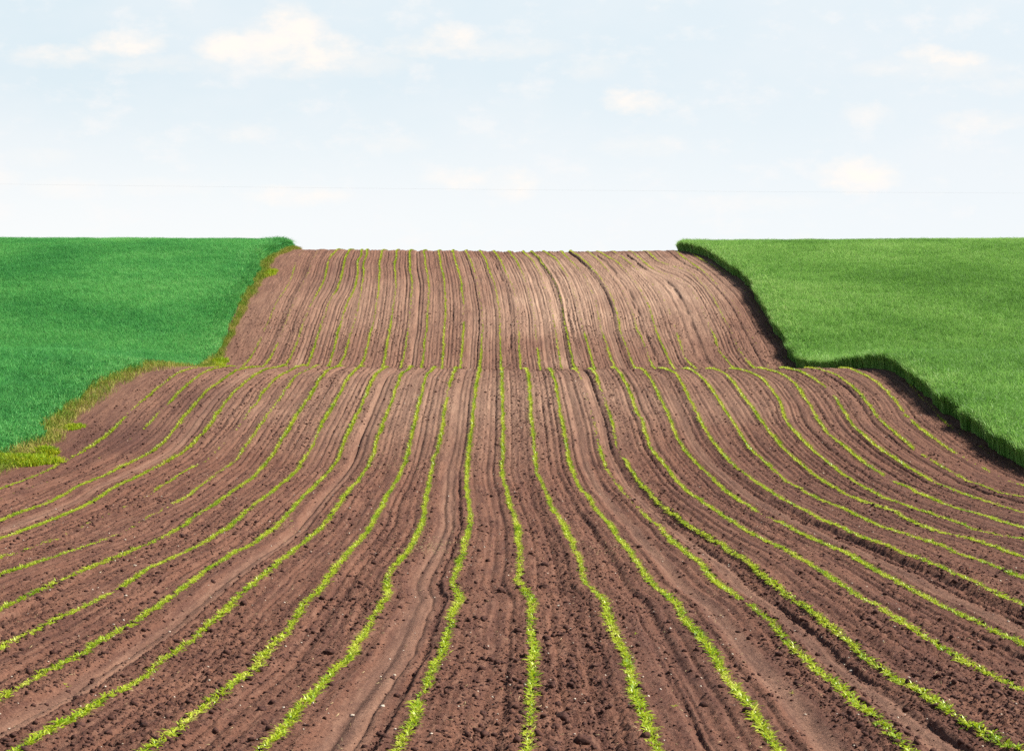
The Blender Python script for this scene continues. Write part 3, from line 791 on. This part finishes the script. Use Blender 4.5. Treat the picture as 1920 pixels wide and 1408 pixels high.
def scatter(templates, pos, rot, scl, tint, vert_scale=None):
    """many copies of leaf templates in one set of arrays"""
    V, T_, A = [], [], []
    off = 0
    pick = rng.integers(0, len(templates), len(pos))
    for k, (tv, tt, ta) in enumerate(templates):
        s = np.where(pick == k)[0]
        if not len(s):
            continue
        c, sn = np.cos(rot[s])[:, None], np.sin(rot[s])[:, None]
        sc = scl[s][:, None]
        x = (tv[None, :, 0] * c - tv[None, :, 1] * sn) * sc + pos[s, 0:1]
        y = (tv[None, :, 0] * sn + tv[None, :, 1] * c) * sc + pos[s, 1:2]
        z = tv[None, :, 2] * sc + pos[s, 2:3]
        V.append(np.stack([x, y, z], -1).reshape(-1, 3))
        n = len(tv)
        T_.append((tt[None] + (off + np.arange(len(s)) * n)[:, None, None]).reshape(-1, 3))
        A.append(np.clip(ta[None, :] * 0.7 + tint[s][:, None] * 0.5, 0, 1).reshape(-1))
        off += n * len(s)
    return np.concatenate(V), np.concatenate(T_), np.concatenate(A)


SEED_MESHES = [mesh_data('seedling', tv, tris=tt, mat=M_SEED, attrs={'tint': np.clip(ta * 0.7 + _rp.uniform(0, .45), 0, 1)})
               for (tv, tt, ta) in HI]

ORD = ['', 'first', 'second', 'third', 'fourth', 'fifth', 'sixth', 'seventh', 'eighth', 'ninth', 'tenth', 'eleventh', 'twelfth',
       'thirteenth', 'fourteenth', 'fifteenth']
EXTRA = {
    -1: 'kinking sharply beside a smooth wheel track', -2: 'broken by a gap just below the crest', -3: 'unbroken down to the bottom edge',
    -4: 'reaching the bottom left corner', -5: 'leaving by the lower left edge', -6: 'with a small gap on the left',
    -7: 'full and even to the left edge', -8: 'thin and scattered towards the left edge', -9: 'nearly bare on the lower slope',
    -10: 'full, outside the nearly bare one', -11: 'full, beside the dark damp soil', -12: 'ending halfway down the slope',
    -13: 'the outermost, beside the dry grass verge',
    1: 'with a sharp bend low on the slope', 2: 'unbroken and running to the bottom edge', 3: 'very sparse over the upper slope',
    4: 'close beside the sparse one', 5: 'dense and even', 6: 'with a short gap where it bends right',
    7: 'beside the dark deep furrow', 8: 'dense to the right edge', 9: 'dense and hooked at the crest',
    10: 'fainter towards the right edge', 11: 'with one short gap low down', 12: 'with a gap just below the crest',
    13: 'broken into several pieces', 14: 'broken, near the wheat shadow', 15: 'only a few tufts beside the wheat shadow'}
NIND = {0: 100, 1: 100, -1: 100, 2: 100, -2: 100, 3: 100, -3: 100, 4: 90, -4: 100, -5: 80, 5: 80, -6: 50, 6: 50}

for i in idx:
    # plants along the row
    ys, y = [], 8.0
    lo = rows[i][0, 0]
    while y < 118:
        d = float(np.interp(y, LG, row_d[i]))
        step = rng.uniform(0.016, 0.032) if y < 46 else rng.uniform(0.030, 0.060)
        y += step
        if 67.5 < y < 77.0:
            continue
        if abs(np.interp(y, LG, row_x[i])) > 0.245 * y + 4.0:
            continue
        if i not in B and y > 70:
            break
        if rng.uniform() < d:
            ys.append(y)
    ys = np.array(ys)
    dl = np.interp(ys, LG, row_d[i])
    xs = np.interp(ys, LG, row_x[i]) + rng.normal(0, 0.015, len(ys)) + (vnoise(ys * 1.3, ys * 0 + i * 7.0, 5) - .5) * 0.03
    zs = surf(xs, ys)
    pos = np.stack([xs, ys, zs], 1)
    vig = 0.78 + 0.45 * vnoise(ys * 0.8, ys * 0 + i * 3.1, 6)
    scl = vig * rng.uniform(0.8, 1.2, len(ys)) * (0.6 + 0.4 * np.clip(dl, 0, 1))
    rot = rng.uniform(0, 6.283, len(ys))
    tint = rng.uniform(0, 1, len(ys)) * 0.6 + 0.5 * (1 - dl)
    if i == 0:
        lab = 'middle seedling row running almost straight up from the bottom centre'
    else:
        lab = '%s seedling row %s of the middle row, %s' % (ORD[abs(i)], 'left' if i < 0 else 'right', EXTRA[i])
    grp = 'rows of bright green crop seedlings'
    vis = np.where((np.abs(xs) < 0.2415 * ys) & (ys > 12.55))[0]
    nind = NIND.get(i, 0)
    ind = vis[:nind]
    rest = np.ones(len(ys), bool)
    rest[ind] = False
    farm = ys > 46
    VV, TT, AA = [], [], []
    off = 0
    for sel, tmp in ((rest & ~farm, HI), (rest & farm, LO)):
        if sel.any():
            v, t, a = scatter(tmp, pos[sel], rot[sel], scl[sel] * (1.1 if tmp is LO else 1.0), tint[sel])
            VV.append(v)
            TT.append(t + off)
            AA.append(a)
            off += len(v)
    VV, TT, AA = np.concatenate(VV), np.concatenate(TT), np.concatenate(AA)
    if i == 15:
        cuts = np.where(np.diff(ys) > 0.9)[0] + 1
        names = ['nearest', 'second nearest', 'middle', 'third farthest', 'second farthest', 'farthest']
        groups_ = [g for g in np.split(np.arange(len(ys)), cuts) if len(g) >= 3]
        names = names[:len(groups_) - 1] + ['farthest'] if len(groups_) <= 6 else None
        for gi, g in enumerate(groups_):
            v, t, a = scatter(HI, pos[g] - pos[g[0]], rot[g], scl[g] * 1.25, tint[g])
            o = link_mesh('seedling_tuft', v, tris=t, mat=M_SEED, attrs={'tint': a})
            o.location = pos[g[0]]
            tag(o, '%s of the lone seedling tufts beside the right crop shadow' % (names[gi] if names else ORD[gi + 1]),
                'seedling tuft', 'lone seedling tufts by the right crop edge')
        continue
    if nind:
        b = pos[ind[0]]
        root = bpy.data.objects.new('crop_row', None)
        COL.objects.link(root)
        root.location = b
        tag(root, lab, 'crop row', grp)
        for j in ind:
            o = bpy.data.objects.new('seedling', SEED_MESHES[int(rng.integers(0, len(SEED_MESHES)))])
            COL.objects.link(o)
            o.parent = root
            o.location = pos[j] - b
            o.rotation_euler = (0, 0, rot[j])
            o.scale = (scl[j],) * 3
        s = link_mesh('seedlings', VV - b, tris=TT, mat=M_SEED, parent=root, attrs={'tint': AA})
        s['kind'] = 'stuff'
    else:
        o = link_mesh('crop_row', VV, tris=TT, mat=M_SEED, attrs={'tint': AA})
        tag(o, lab, 'crop row', grp)

# ------------------------------------------------------------------ the wheat on both sides
def blades(X, Y, zb, L, wd, lean_az, lean, tint, rs):
    """grass blades of three quads each as arrays"""
    n = len(X)
    az = rs.uniform(0, 6.283, n)
    sx, sy = -np.sin(az) * wd * 0.5, np.cos(az) * wd * 0.5
    V = np.empty((n, 7, 3))
    prof = [0.7, 1.0, 0.75]
    for s, (f, g) in enumerate(((0.0, 0.0), (0.45, 0.12), (0.8, 0.45))):
        cx = X + np.cos(lean_az) * lean * L * g
        cy = Y + np.sin(lean_az) * lean * L * g
        cz = zb + L * f * (1 - 0.10 * lean * g)
        V[:, 2 * s, 0], V[:, 2 * s, 1], V[:, 2 * s, 2] = cx - sx * prof[s], cy - sy * prof[s], cz
        V[:, 2 * s + 1, 0], V[:, 2 * s + 1, 1], V[:, 2 * s + 1, 2] = cx + sx * prof[s], cy + sy * prof[s], cz
    V[:, 6, 0] = X + np.cos(lean_az) * lean * L
    V[:, 6, 1] = Y + np.sin(lean_az) * lean * L
    V[:, 6, 2] = zb + L * (1 - 0.35 * lean)
    tr = np.array([(0, 1, 3), (0, 3, 2), (2, 3, 5), (2, 5, 4), (4, 5, 6)])
    T_ = (tr[None] + (np.arange(n) * 7)[:, None, None]).reshape(-1, 3)
    return V.reshape(-1, 3), T_, np.repeat(tint, 7)


def wheat(side, edge, mat, label, seed, height, edge_dense):
    rs = np.random.default_rng(seed)
    ya, yz = 30.0, 116.6
    def ragged(Y):
        return (fbm(Y * 0.9, Y * 0 + seed, seed, 3) - 0.5) * (0.4 if side > 0 else 0.5) + (0.0 if side > 0 else 0.12) + 0.36 * sstep(Y, 92, 112)
    XS, YS_, LS, W_ = [], [], [], []
    # field body
    n = 1050000
    Y = np.sqrt(rs.uniform(ya ** 2, yz ** 2, n))
    ex = np.abs(edge_x(edge, Y)) + ragged(Y)
    out = 0.25 * Y + 6.0
    X = ex + rs.uniform(0, 1, n) * np.maximum(out - ex, 3.5)
    kp = rs.uniform(0, 1, n) < np.clip(np.maximum(out - ex, 3.5) / 20.0, 0, 1)
    XS.append(X[kp]); YS_.append(Y[kp])
    # the border, where the stand is seen from the side
    n = edge_dense
    Y = rs.uniform(ya, yz, n)
    ex = np.abs(edge_x(edge, Y)) + ragged(Y)
    X = ex + np.abs(rs.normal(0, 0.4 if side > 0 else 0.6, n))
    XS.append(X); YS_.append(Y)
    X = np.concatenate(XS)
    Y = np.concatenate(YS_)
    ex = np.abs(edge_x(edge, Y)) + ragged(Y)
    prof = 0.84 + 0.16 * sstep(X - ex, 0.0, 0.9) if side > 0 else 0.42 + 0.58 * sstep(X - ex, 0.0, 2.4 - 2.0 * sstep(Y, 80, 92))
    n = len(X)
    Lh = height * prof * (0.84 + 0.22 * rs.uniform(0, 1, n)) * (0.90 + 0.20 * fbm(X / 0.5, Y / 0.8, seed + 2, 3))
    zb = H0(X * side, Y) - 0.01
    tint = np.clip(0.75 * rs.uniform(0, 1, n) ** 1.3 + 0.8 * (fbm(X / 0.13, Y / 0.2, seed + 3, 2) - 0.35), 0, 1)
    tint = np.where((X - ex < 0.8) & (rs.uniform(0, 1, n) < 0.12), 1.0, tint)
    Lh = np.where((X - ex < 1.2) & (rs.uniform(0, 1, n) < 0.12), Lh * rs.uniform(1.0, 1.22, n), Lh)
    v, t, a = blades(X * side, Y, zb, Lh, np.where(X - ex < 0.8, rs.uniform(0.012, 0.026, n), rs.uniform(0.008, 0.015, n)), rs.uniform(0, 6.28, n),
                     np.where(X - ex < 0.4, rs.uniform(0.1, 0.6, n), rs.uniform(0.35, 1.1, n)), tint, rs)
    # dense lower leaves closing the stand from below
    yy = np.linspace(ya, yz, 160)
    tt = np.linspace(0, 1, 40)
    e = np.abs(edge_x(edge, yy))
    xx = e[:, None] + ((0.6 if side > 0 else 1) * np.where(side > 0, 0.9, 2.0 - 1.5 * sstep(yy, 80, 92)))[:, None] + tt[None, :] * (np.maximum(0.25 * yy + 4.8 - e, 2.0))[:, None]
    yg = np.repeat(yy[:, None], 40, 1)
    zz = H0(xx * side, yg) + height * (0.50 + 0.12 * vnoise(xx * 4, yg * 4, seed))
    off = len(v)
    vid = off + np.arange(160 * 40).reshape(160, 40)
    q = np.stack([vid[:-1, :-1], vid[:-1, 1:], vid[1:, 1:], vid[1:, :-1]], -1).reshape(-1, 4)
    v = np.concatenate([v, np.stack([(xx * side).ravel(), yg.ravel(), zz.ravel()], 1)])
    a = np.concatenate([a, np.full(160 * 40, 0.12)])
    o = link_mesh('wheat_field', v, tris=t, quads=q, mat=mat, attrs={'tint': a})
    tag(o, label, 'crop field', kind='stuff')


wheat(-1, L_WHEAT, M_WHEAT_L, 'deep bluish green standing crop on the left slope', 101, 0.72, 60000)
wheat(1, R_WHEAT, M_WHEAT_R, 'yellowish green standing crop with a shaded edge on the right slope', 202, 0.72, 120000)

# ------------------------------------------------------------------ verge and weeds along the left border
rs = np.random.default_rng(77)
n = 42000
Y = rs.uniform(41, 115.5, n)
a_, b_ = edge_x(L_WHEAT, Y), edge_x(L_SOIL, Y)
wd_ = np.maximum(b_ - a_, 0.18)
f_ = rs.uniform(-0.45, 0.62, n) + rs.normal(0, .11, n)
X = a_ - 0.25 * sstep(Y, 95, 110) + wd_ * f_ + (fbm(Y * .8, Y * 0, 5, 3) - .5) * .3
kp = rs.uniform(0, 1, n) < np.clip(0.25 + 1.1 * fbm(X * 1.3, Y * .6, 8, 3) - 0.35 * np.clip(f_, 0, 1), 0, 1)
X, Y, f_ = X[kp], Y[kp], f_[kp]
n = len(X)
v, t, a = blades(X, Y, surf(X, Y) - .01, rs.uniform(0.06, 0.25, n) * (1.25 - 0.75 * np.clip(f_, 0, 1)), rs.uniform(.007, .014, n), rs.uniform(0, 6.28, n),
                 rs.uniform(.3, 1.3, n), np.clip(0.15 + 0.5 * np.clip(f_, 0, 1) + rs.normal(0, .28, n) + 1.1 * (fbm(X * 2.2, Y * .7, 18, 3) - .45), 0, 1), rs)
verge = link_mesh('verge_grass', v, tris=t, mat=M_VERGE, attrs={'tint': a})
tag(verge, 'straw coloured dry grass strip between left crop and tilled soil', 'grass', kind='stuff')

WEEDS = [((16, 868), (1.25, 0.8), 4200, .26, False, 'bright yellow-green weed clump at the left frame edge under the crop'),
         ((88, 850), (0.32, 0.4), 800, .25, False, 'small lime weed tuft beside the yellow clump at lower left'),
         ((505, 514), (0.30, 1.5), 900, .24, True, 'yellowish weed patch high on the left border near the far crest'),
         ((411, 682), (0.35, 1.2), 900, .26, True, 'yellow-green weed patch where the left border dips behind the near crest'),
         ((138, 803), (0.30, 0.5), 600, .16, False, 'sparse yellow weed tuft halfway down the left verge')]
for (p, (rx_, ry_), n, hgt, back, lab) in WEEDS:
    cx, cy = ground_at(p[0], p[1], back)
    rr, th = np.sqrt(rs.uniform(0, 1, n)), rs.uniform(0, 6.28, n)
    X, Y = rr * np.cos(th) * rx_, rr * np.sin(th) * ry_
    X = X + (fbm((Y + cy) * 1.5, Y * 0, 4, 2) - .5) * .4
    z0 = float(H0(cx, cy))
    v, t, a = blades(X, Y, H0(X + cx, Y + cy) - z0 - .01, hgt * rs.uniform(.4, 1.1, n) * (1.1 - .5 * rr), rs.uniform(.010, .022, n), rs.uniform(0, 6.28, n),
                     rs.uniform(.2, 1.2, n), rs.uniform(0, 1, n), rs)
    o = link_mesh('weed_clump', v, tris=t, mat=M_WEED, attrs={'tint': a})
    o.location = (cx, cy, z0)
    tag(o, lab, 'weeds', 'weed clumps on the left border')

# ------------------------------------------------------------------ clods, stones, straw
PHI = (1 + 5 ** .5) / 2
ICO_V = np.array([(-1, PHI, 0), (1, PHI, 0), (-1, -PHI, 0), (1, -PHI, 0), (0, -1, PHI), (0, 1, PHI), (0, -1, -PHI), (0, 1, -PHI),
                  (PHI, 0, -1), (PHI, 0, 1), (-PHI, 0, -1), (-PHI, 0, 1)]) / math.sqrt(1 + PHI ** 2)
ICO_T = np.array([(0, 11, 5), (0, 5, 1), (0, 1, 7), (0, 7, 10), (0, 10, 11), (1, 5, 9), (5, 11, 4), (11, 10, 2), (10, 7, 6), (7, 1, 8),
                  (3, 9, 4), (3, 4, 2), (3, 2, 6), (3, 6, 8), (3, 8, 9), (4, 9, 5), (2, 4, 11), (6, 2, 10), (8, 6, 7), (9, 8, 1)])


def lumps(P, size, rs, flat=0.7):
    n = len(P)
    V = ICO_V[None] * (1 + rs.normal(0, .2, (n, 12, 1)))
    sc = np.stack([rs.uniform(.8, 1.35, n), rs.uniform(.8, 1.35, n), rs.uniform(.55, 1.0, n) * flat / .7], 1)
    V = V * sc[:, None, :] * size[:, None, None]
    an = rs.uniform(0, 6.28, n)
    c, s = np.cos(an)[:, None], np.sin(an)[:, None]
    x = V[..., 0] * c - V[..., 1] * s
    y = V[..., 0] * s + V[..., 1] * c
    V = np.stack([x, y, V[..., 2]], -1) + P[:, None, :]
    T_ = (ICO_T[None] + (np.arange(n) * 12)[:, None, None]).reshape(-1, 3)
    return V.reshape(-1, 3), T_


def field_points(n, rs, ya, yz, power=1.0):
    Y = np.exp(rs.uniform(math.log(ya), math.log(yz), n))
    X = rs.uniform(-1, 1, n) * np.minimum(0.25 * Y + .8, 11.5)
    ok = (X > edge_x(L_SOIL, Y) + .1) & (X < edge_x(R_WHEAT, Y) - .05)
    X, Y = X[ok], Y[ok]
    t = np.interp(Y, LG, np.arange(len(LG)))
    k = np.clip(np.round(t).astype(int), 0, len(LG) - 1)
    u = np.array([np.interp(x, XM[:, kk], UU) for x, kk in zip(X, k)])
    return X, Y, u


rs = np.random.default_rng(5)
X, Y, u = field_points(190000, rs, 9.5, 90)
kp = rs.uniform(0, 1, len(X)) < lumpiness(u, Y) * (0.35 + 0.65 * sstep(fbm(X * .8, Y * .5, 71, 3), .3, .65))
X, Y = X[kp], Y[kp]
size = 0.0048 * (1 - rs.uniform(0, .988, len(X))) ** -0.44 * (1 + Y / 60)
size = np.minimum(size * .82, 0.032)
v, t = lumps(np.stack([X, Y, surf(X, Y) + size * .25], 1), size, rs)
o = link_mesh('soil_clods', v, tris=t, mat=M_CLOD)
tag(o, 'small dark crumbs of earth scattered over the tilled soil', 'soil clods', kind='stuff')

X, Y, u = field_points(1100, rs, 10, 100)
size = rs.uniform(.0035, .0085, len(X)) * (1 + Y / 55)
v, t = lumps(np.stack([X, Y, surf(X, Y) + size * .4], 1), size, rs)
o = link_mesh('pale_pebbles', v, tris=t, mat=M_STONE)
tag(o, 'tiny pale pebbles and husks scattered over the tilled soil', 'pebbles', kind='stuff')

CLODS = [((1020, 1058), .060, 'largest dark earth clod, right of the middle row above its kink'),
         ((1021, 1098), .045, 'dark earth clod just below the largest one, right of the middle row'),
         ((940, 1106), .045, 'lone dark clod left of the middle row beside its kink'),
         ((907, 1163), .036, 'dark oval clod midway between the middle row and the row to its left'),
         ((708, 1132), .042, 'dark clod touching the second seedling row left of the middle'),
         ((1706, 1284), .040, 'round black clod lying in the fourth seedling row right of the middle'),
         ((617, 1223), .042, 'dark lump between the second and third rows left of the middle'),
         ((1056, 1346), .052, 'big dark lump at the bottom, between middle row and first row right'),
         ((1093, 1392), .052, 'flat black clod at the bottom edge right of the middle row'),
         ((491, 1335), .042, 'dark clod left of the second row left, near the bottom edge'),
         ((1866, 1294), .042, 'dark clod under the fifth row right of the middle near the right edge')]
_ic = bpy.data.meshes


def round_lump(size, r, flat):
    """a clod with worn facets: a twice divided icosahedron pushed about"""
    vv = [tuple(p) for p in ICO_V]
    tt = [tuple(q) for q in ICO_T]
    for _ in range(2):
        cache, nt = {}, []
        def mid(a, b):
            key = (min(a, b), max(a, b))
            if key not in cache:
                p = (np.array(vv[a]) + np.array(vv[b])) * .5
                vv.append(tuple(p / np.linalg.norm(p)))
                cache[key] = len(vv) - 1
            return cache[key]
        for (a, b, c) in tt:
            ab, bc, ca_ = mid(a, b), mid(b, c), mid(c, a)
            nt += [(a, ab, ca_), (b, bc, ab), (c, ca_, bc), (ab, bc, ca_)]
        tt = nt
    P = np.array(vv)
    o3 = r.uniform(0, 50, 3)
    k = 0.72 + 0.55 * vnoise(P[:, 0] * 1.7 + o3[0], P[:, 1] * 1.7 + P[:, 2] * 2.3 + o3[1], 5) + .2 * vnoise(P[:, 0] * 5 + o3[2], P[:, 1] * 5 + P[:, 2] * 4, 6) - .1
    P = P * k[:, None] * size * np.array([1.2, .9, flat])
    return P, np.array(tt)


for (p, sz, lab) in CLODS:
    cx, cy = ground_at(*p)
    v, t = round_lump(sz, rs, .75)
    an = rs.uniform(0, 6.28)
    v = np.stack([v[:, 0] * math.cos(an) - v[:, 1] * math.sin(an), v[:, 0] * math.sin(an) + v[:, 1] * math.cos(an), v[:, 2]], 1)
    o = link_mesh('earth_clod', v, tris=t, mat=M_CLOD)
    o.location = (cx, cy, float(surf(cx, cy)) + sz * .28)
    tag(o, lab, 'clod', 'large earth clods lying between the rows')

STONES = [((253, 1059), .030, 'pale stone on the left, between the sixth and seventh rows left'),
          ((236, 1116), .028, 'pale stone below another, beside the sixth row left of the middle'),
          ((661, 1335), .030, 'pale stone near the bottom between second row left and wheel track'),
          ((717, 1325), .024, 'small white stone lying in the smooth wheel track near the bottom'),
          ((1597, 1242), .030, 'tan stone between third and fourth rows right of the middle'),
          ((1048, 1137), .026, 'pale stone between the middle row and the first row right')]
for (p, sz, lab) in STONES:
    cx, cy = ground_at(*p)
    sz *= .6
    v, t = round_lump(sz, rs, .7)
    o = link_mesh('field_stone', v, tris=t, mat=M_STONE, smooth=True)
    o.location = (cx, cy, float(surf(cx, cy)) + sz * .3)
    tag(o, lab, 'stone', 'pale stones on the soil')

# dry straw patches lying on the soil
SP = [((805, 1022), .42, 1.7, 230), ((1125, 1030), .4, 1.4, 60), ((735, 868), .9, 2.0, 170), ((535, 985), .3, .8, 40)]
PX, PY = [], []
for (p, rx_, ry_, n) in SP:
    cx, cy = ground_at(*p)
    PX.append(cx + rs.normal(0, rx_ * .5, n)); PY.append(cy + rs.normal(0, ry_ * .5, n))
Xr, Yr, _ = field_points(900, rs, 10, 60)
PX.append(Xr); PY.append(Yr)
X, Y = np.concatenate(PX), np.concatenate(PY)
n = len(X)
an, L = rs.uniform(0, 6.28, n), rs.uniform(.012, .045, n)
wv = rs.uniform(.0012, .003, n)
z = surf(X, Y) + .010
ux, uy = np.cos(an) * L / 2, np.sin(an) * L / 2
sx, sy = -np.sin(an) * wv, np.cos(an) * wv
hz = rs.uniform(-.004, .014, n)
V = np.empty((n, 6, 3))
for k, (sg, sd, up) in enumerate(((-1, -1, 0), (-1, 1, 0), (-1, 0, 1), (1, -1, 0), (1, 1, 0), (1, 0, 1))):
    V[:, k, 0] = X + sg * ux + sd * sx
    V[:, k, 1] = Y + sg * uy + sd * sy
    V[:, k, 2] = z + up * wv * 1.6 + sg * hz
tr = np.array([(0, 3, 5), (0, 5, 2), (1, 2, 5), (1, 5, 4), (0, 1, 4), (0, 4, 3), (0, 2, 1), (3, 4, 5)])
o = link_mesh('straw_litter', V.reshape(-1, 3), tris=(tr[None] + (np.arange(n) * 6)[:, None, None]).reshape(-1, 3), mat=M_STRAW)
tag(o, 'pale dry straw bits lying in patches on the soil', 'straw', kind='stuff')

# stray plants between the rows
STRAY = [((125, 1285), 3, 'stray green sprouts alone between the fourth and fifth rows left'),
         ((1190, 1192), 2, 'stray pale sprout right of the first row right of the middle'),
         ((1268, 1330), 2, 'stray sprout between the first and second rows right near the bottom'),
         ((1480, 1299), 1, 'tiny stray sprout between the second and third rows right'),
         ((548, 976), 3, 'stray sprouts beside the fifth row left on the middle slope')]
for (p, n, lab) in STRAY:
    cx, cy = ground_at(*p)
    pos = np.stack([rs.uniform(-.018, .018, n), rs.uniform(-.03, .03, n), np.zeros(n)], 1)
    z0 = float(surf(cx, cy))
    pos[:, 2] = surf(pos[:, 0] + cx, pos[:, 1] + cy) - z0
    v, t, a = scatter(HI, pos, rs.uniform(0, 6.28, n), rs.uniform(.45, .7, n), rs.uniform(.3, 1, n))
    o = link_mesh('stray_seedling', v, tris=t, mat=M_SEED, attrs={'tint': a})
    o.location = (cx, cy, z0)
    tag(o, lab, 'seedling', 'stray seedlings off the rows')

# ------------------------------------------------------------------ the overhead wire far beyond the crest
def tube(P, r, sides=6):
    V, Q = [], []
    n = len(P)
    for k in range(n):
        for s in range(sides):
            a = 6.2832 * s / sides
            V.append((P[k][0], P[k][1] + r * math.cos(a), P[k][2] + r * math.sin(a)))
    for k in range(n - 1):
        for s in range(sides):
            a, b = k * sides + s, k * sides + (s + 1) % sides
            Q.append((a, b, b + sides, a + sides))
    return np.array(V), np.array(Q)

YW = 210.0
P = []
for px in np.linspace(-900, 2820, 80):
    f = (px - 960) / 960
    py = 356 + 8.5 * f - 2.0 * f * f
    P.append(((px - 960) / FPX * YW, YW, CAM_Z + (704 - py) / FPX * YW))
v, q = tube(P, 0.003)
o = link_mesh('overhead_wire', v, quads=q, mat=M_WIRE, smooth=True)
tag(o, 'thin grey overhead wire crossing the pale sky above the far crest', 'wire')
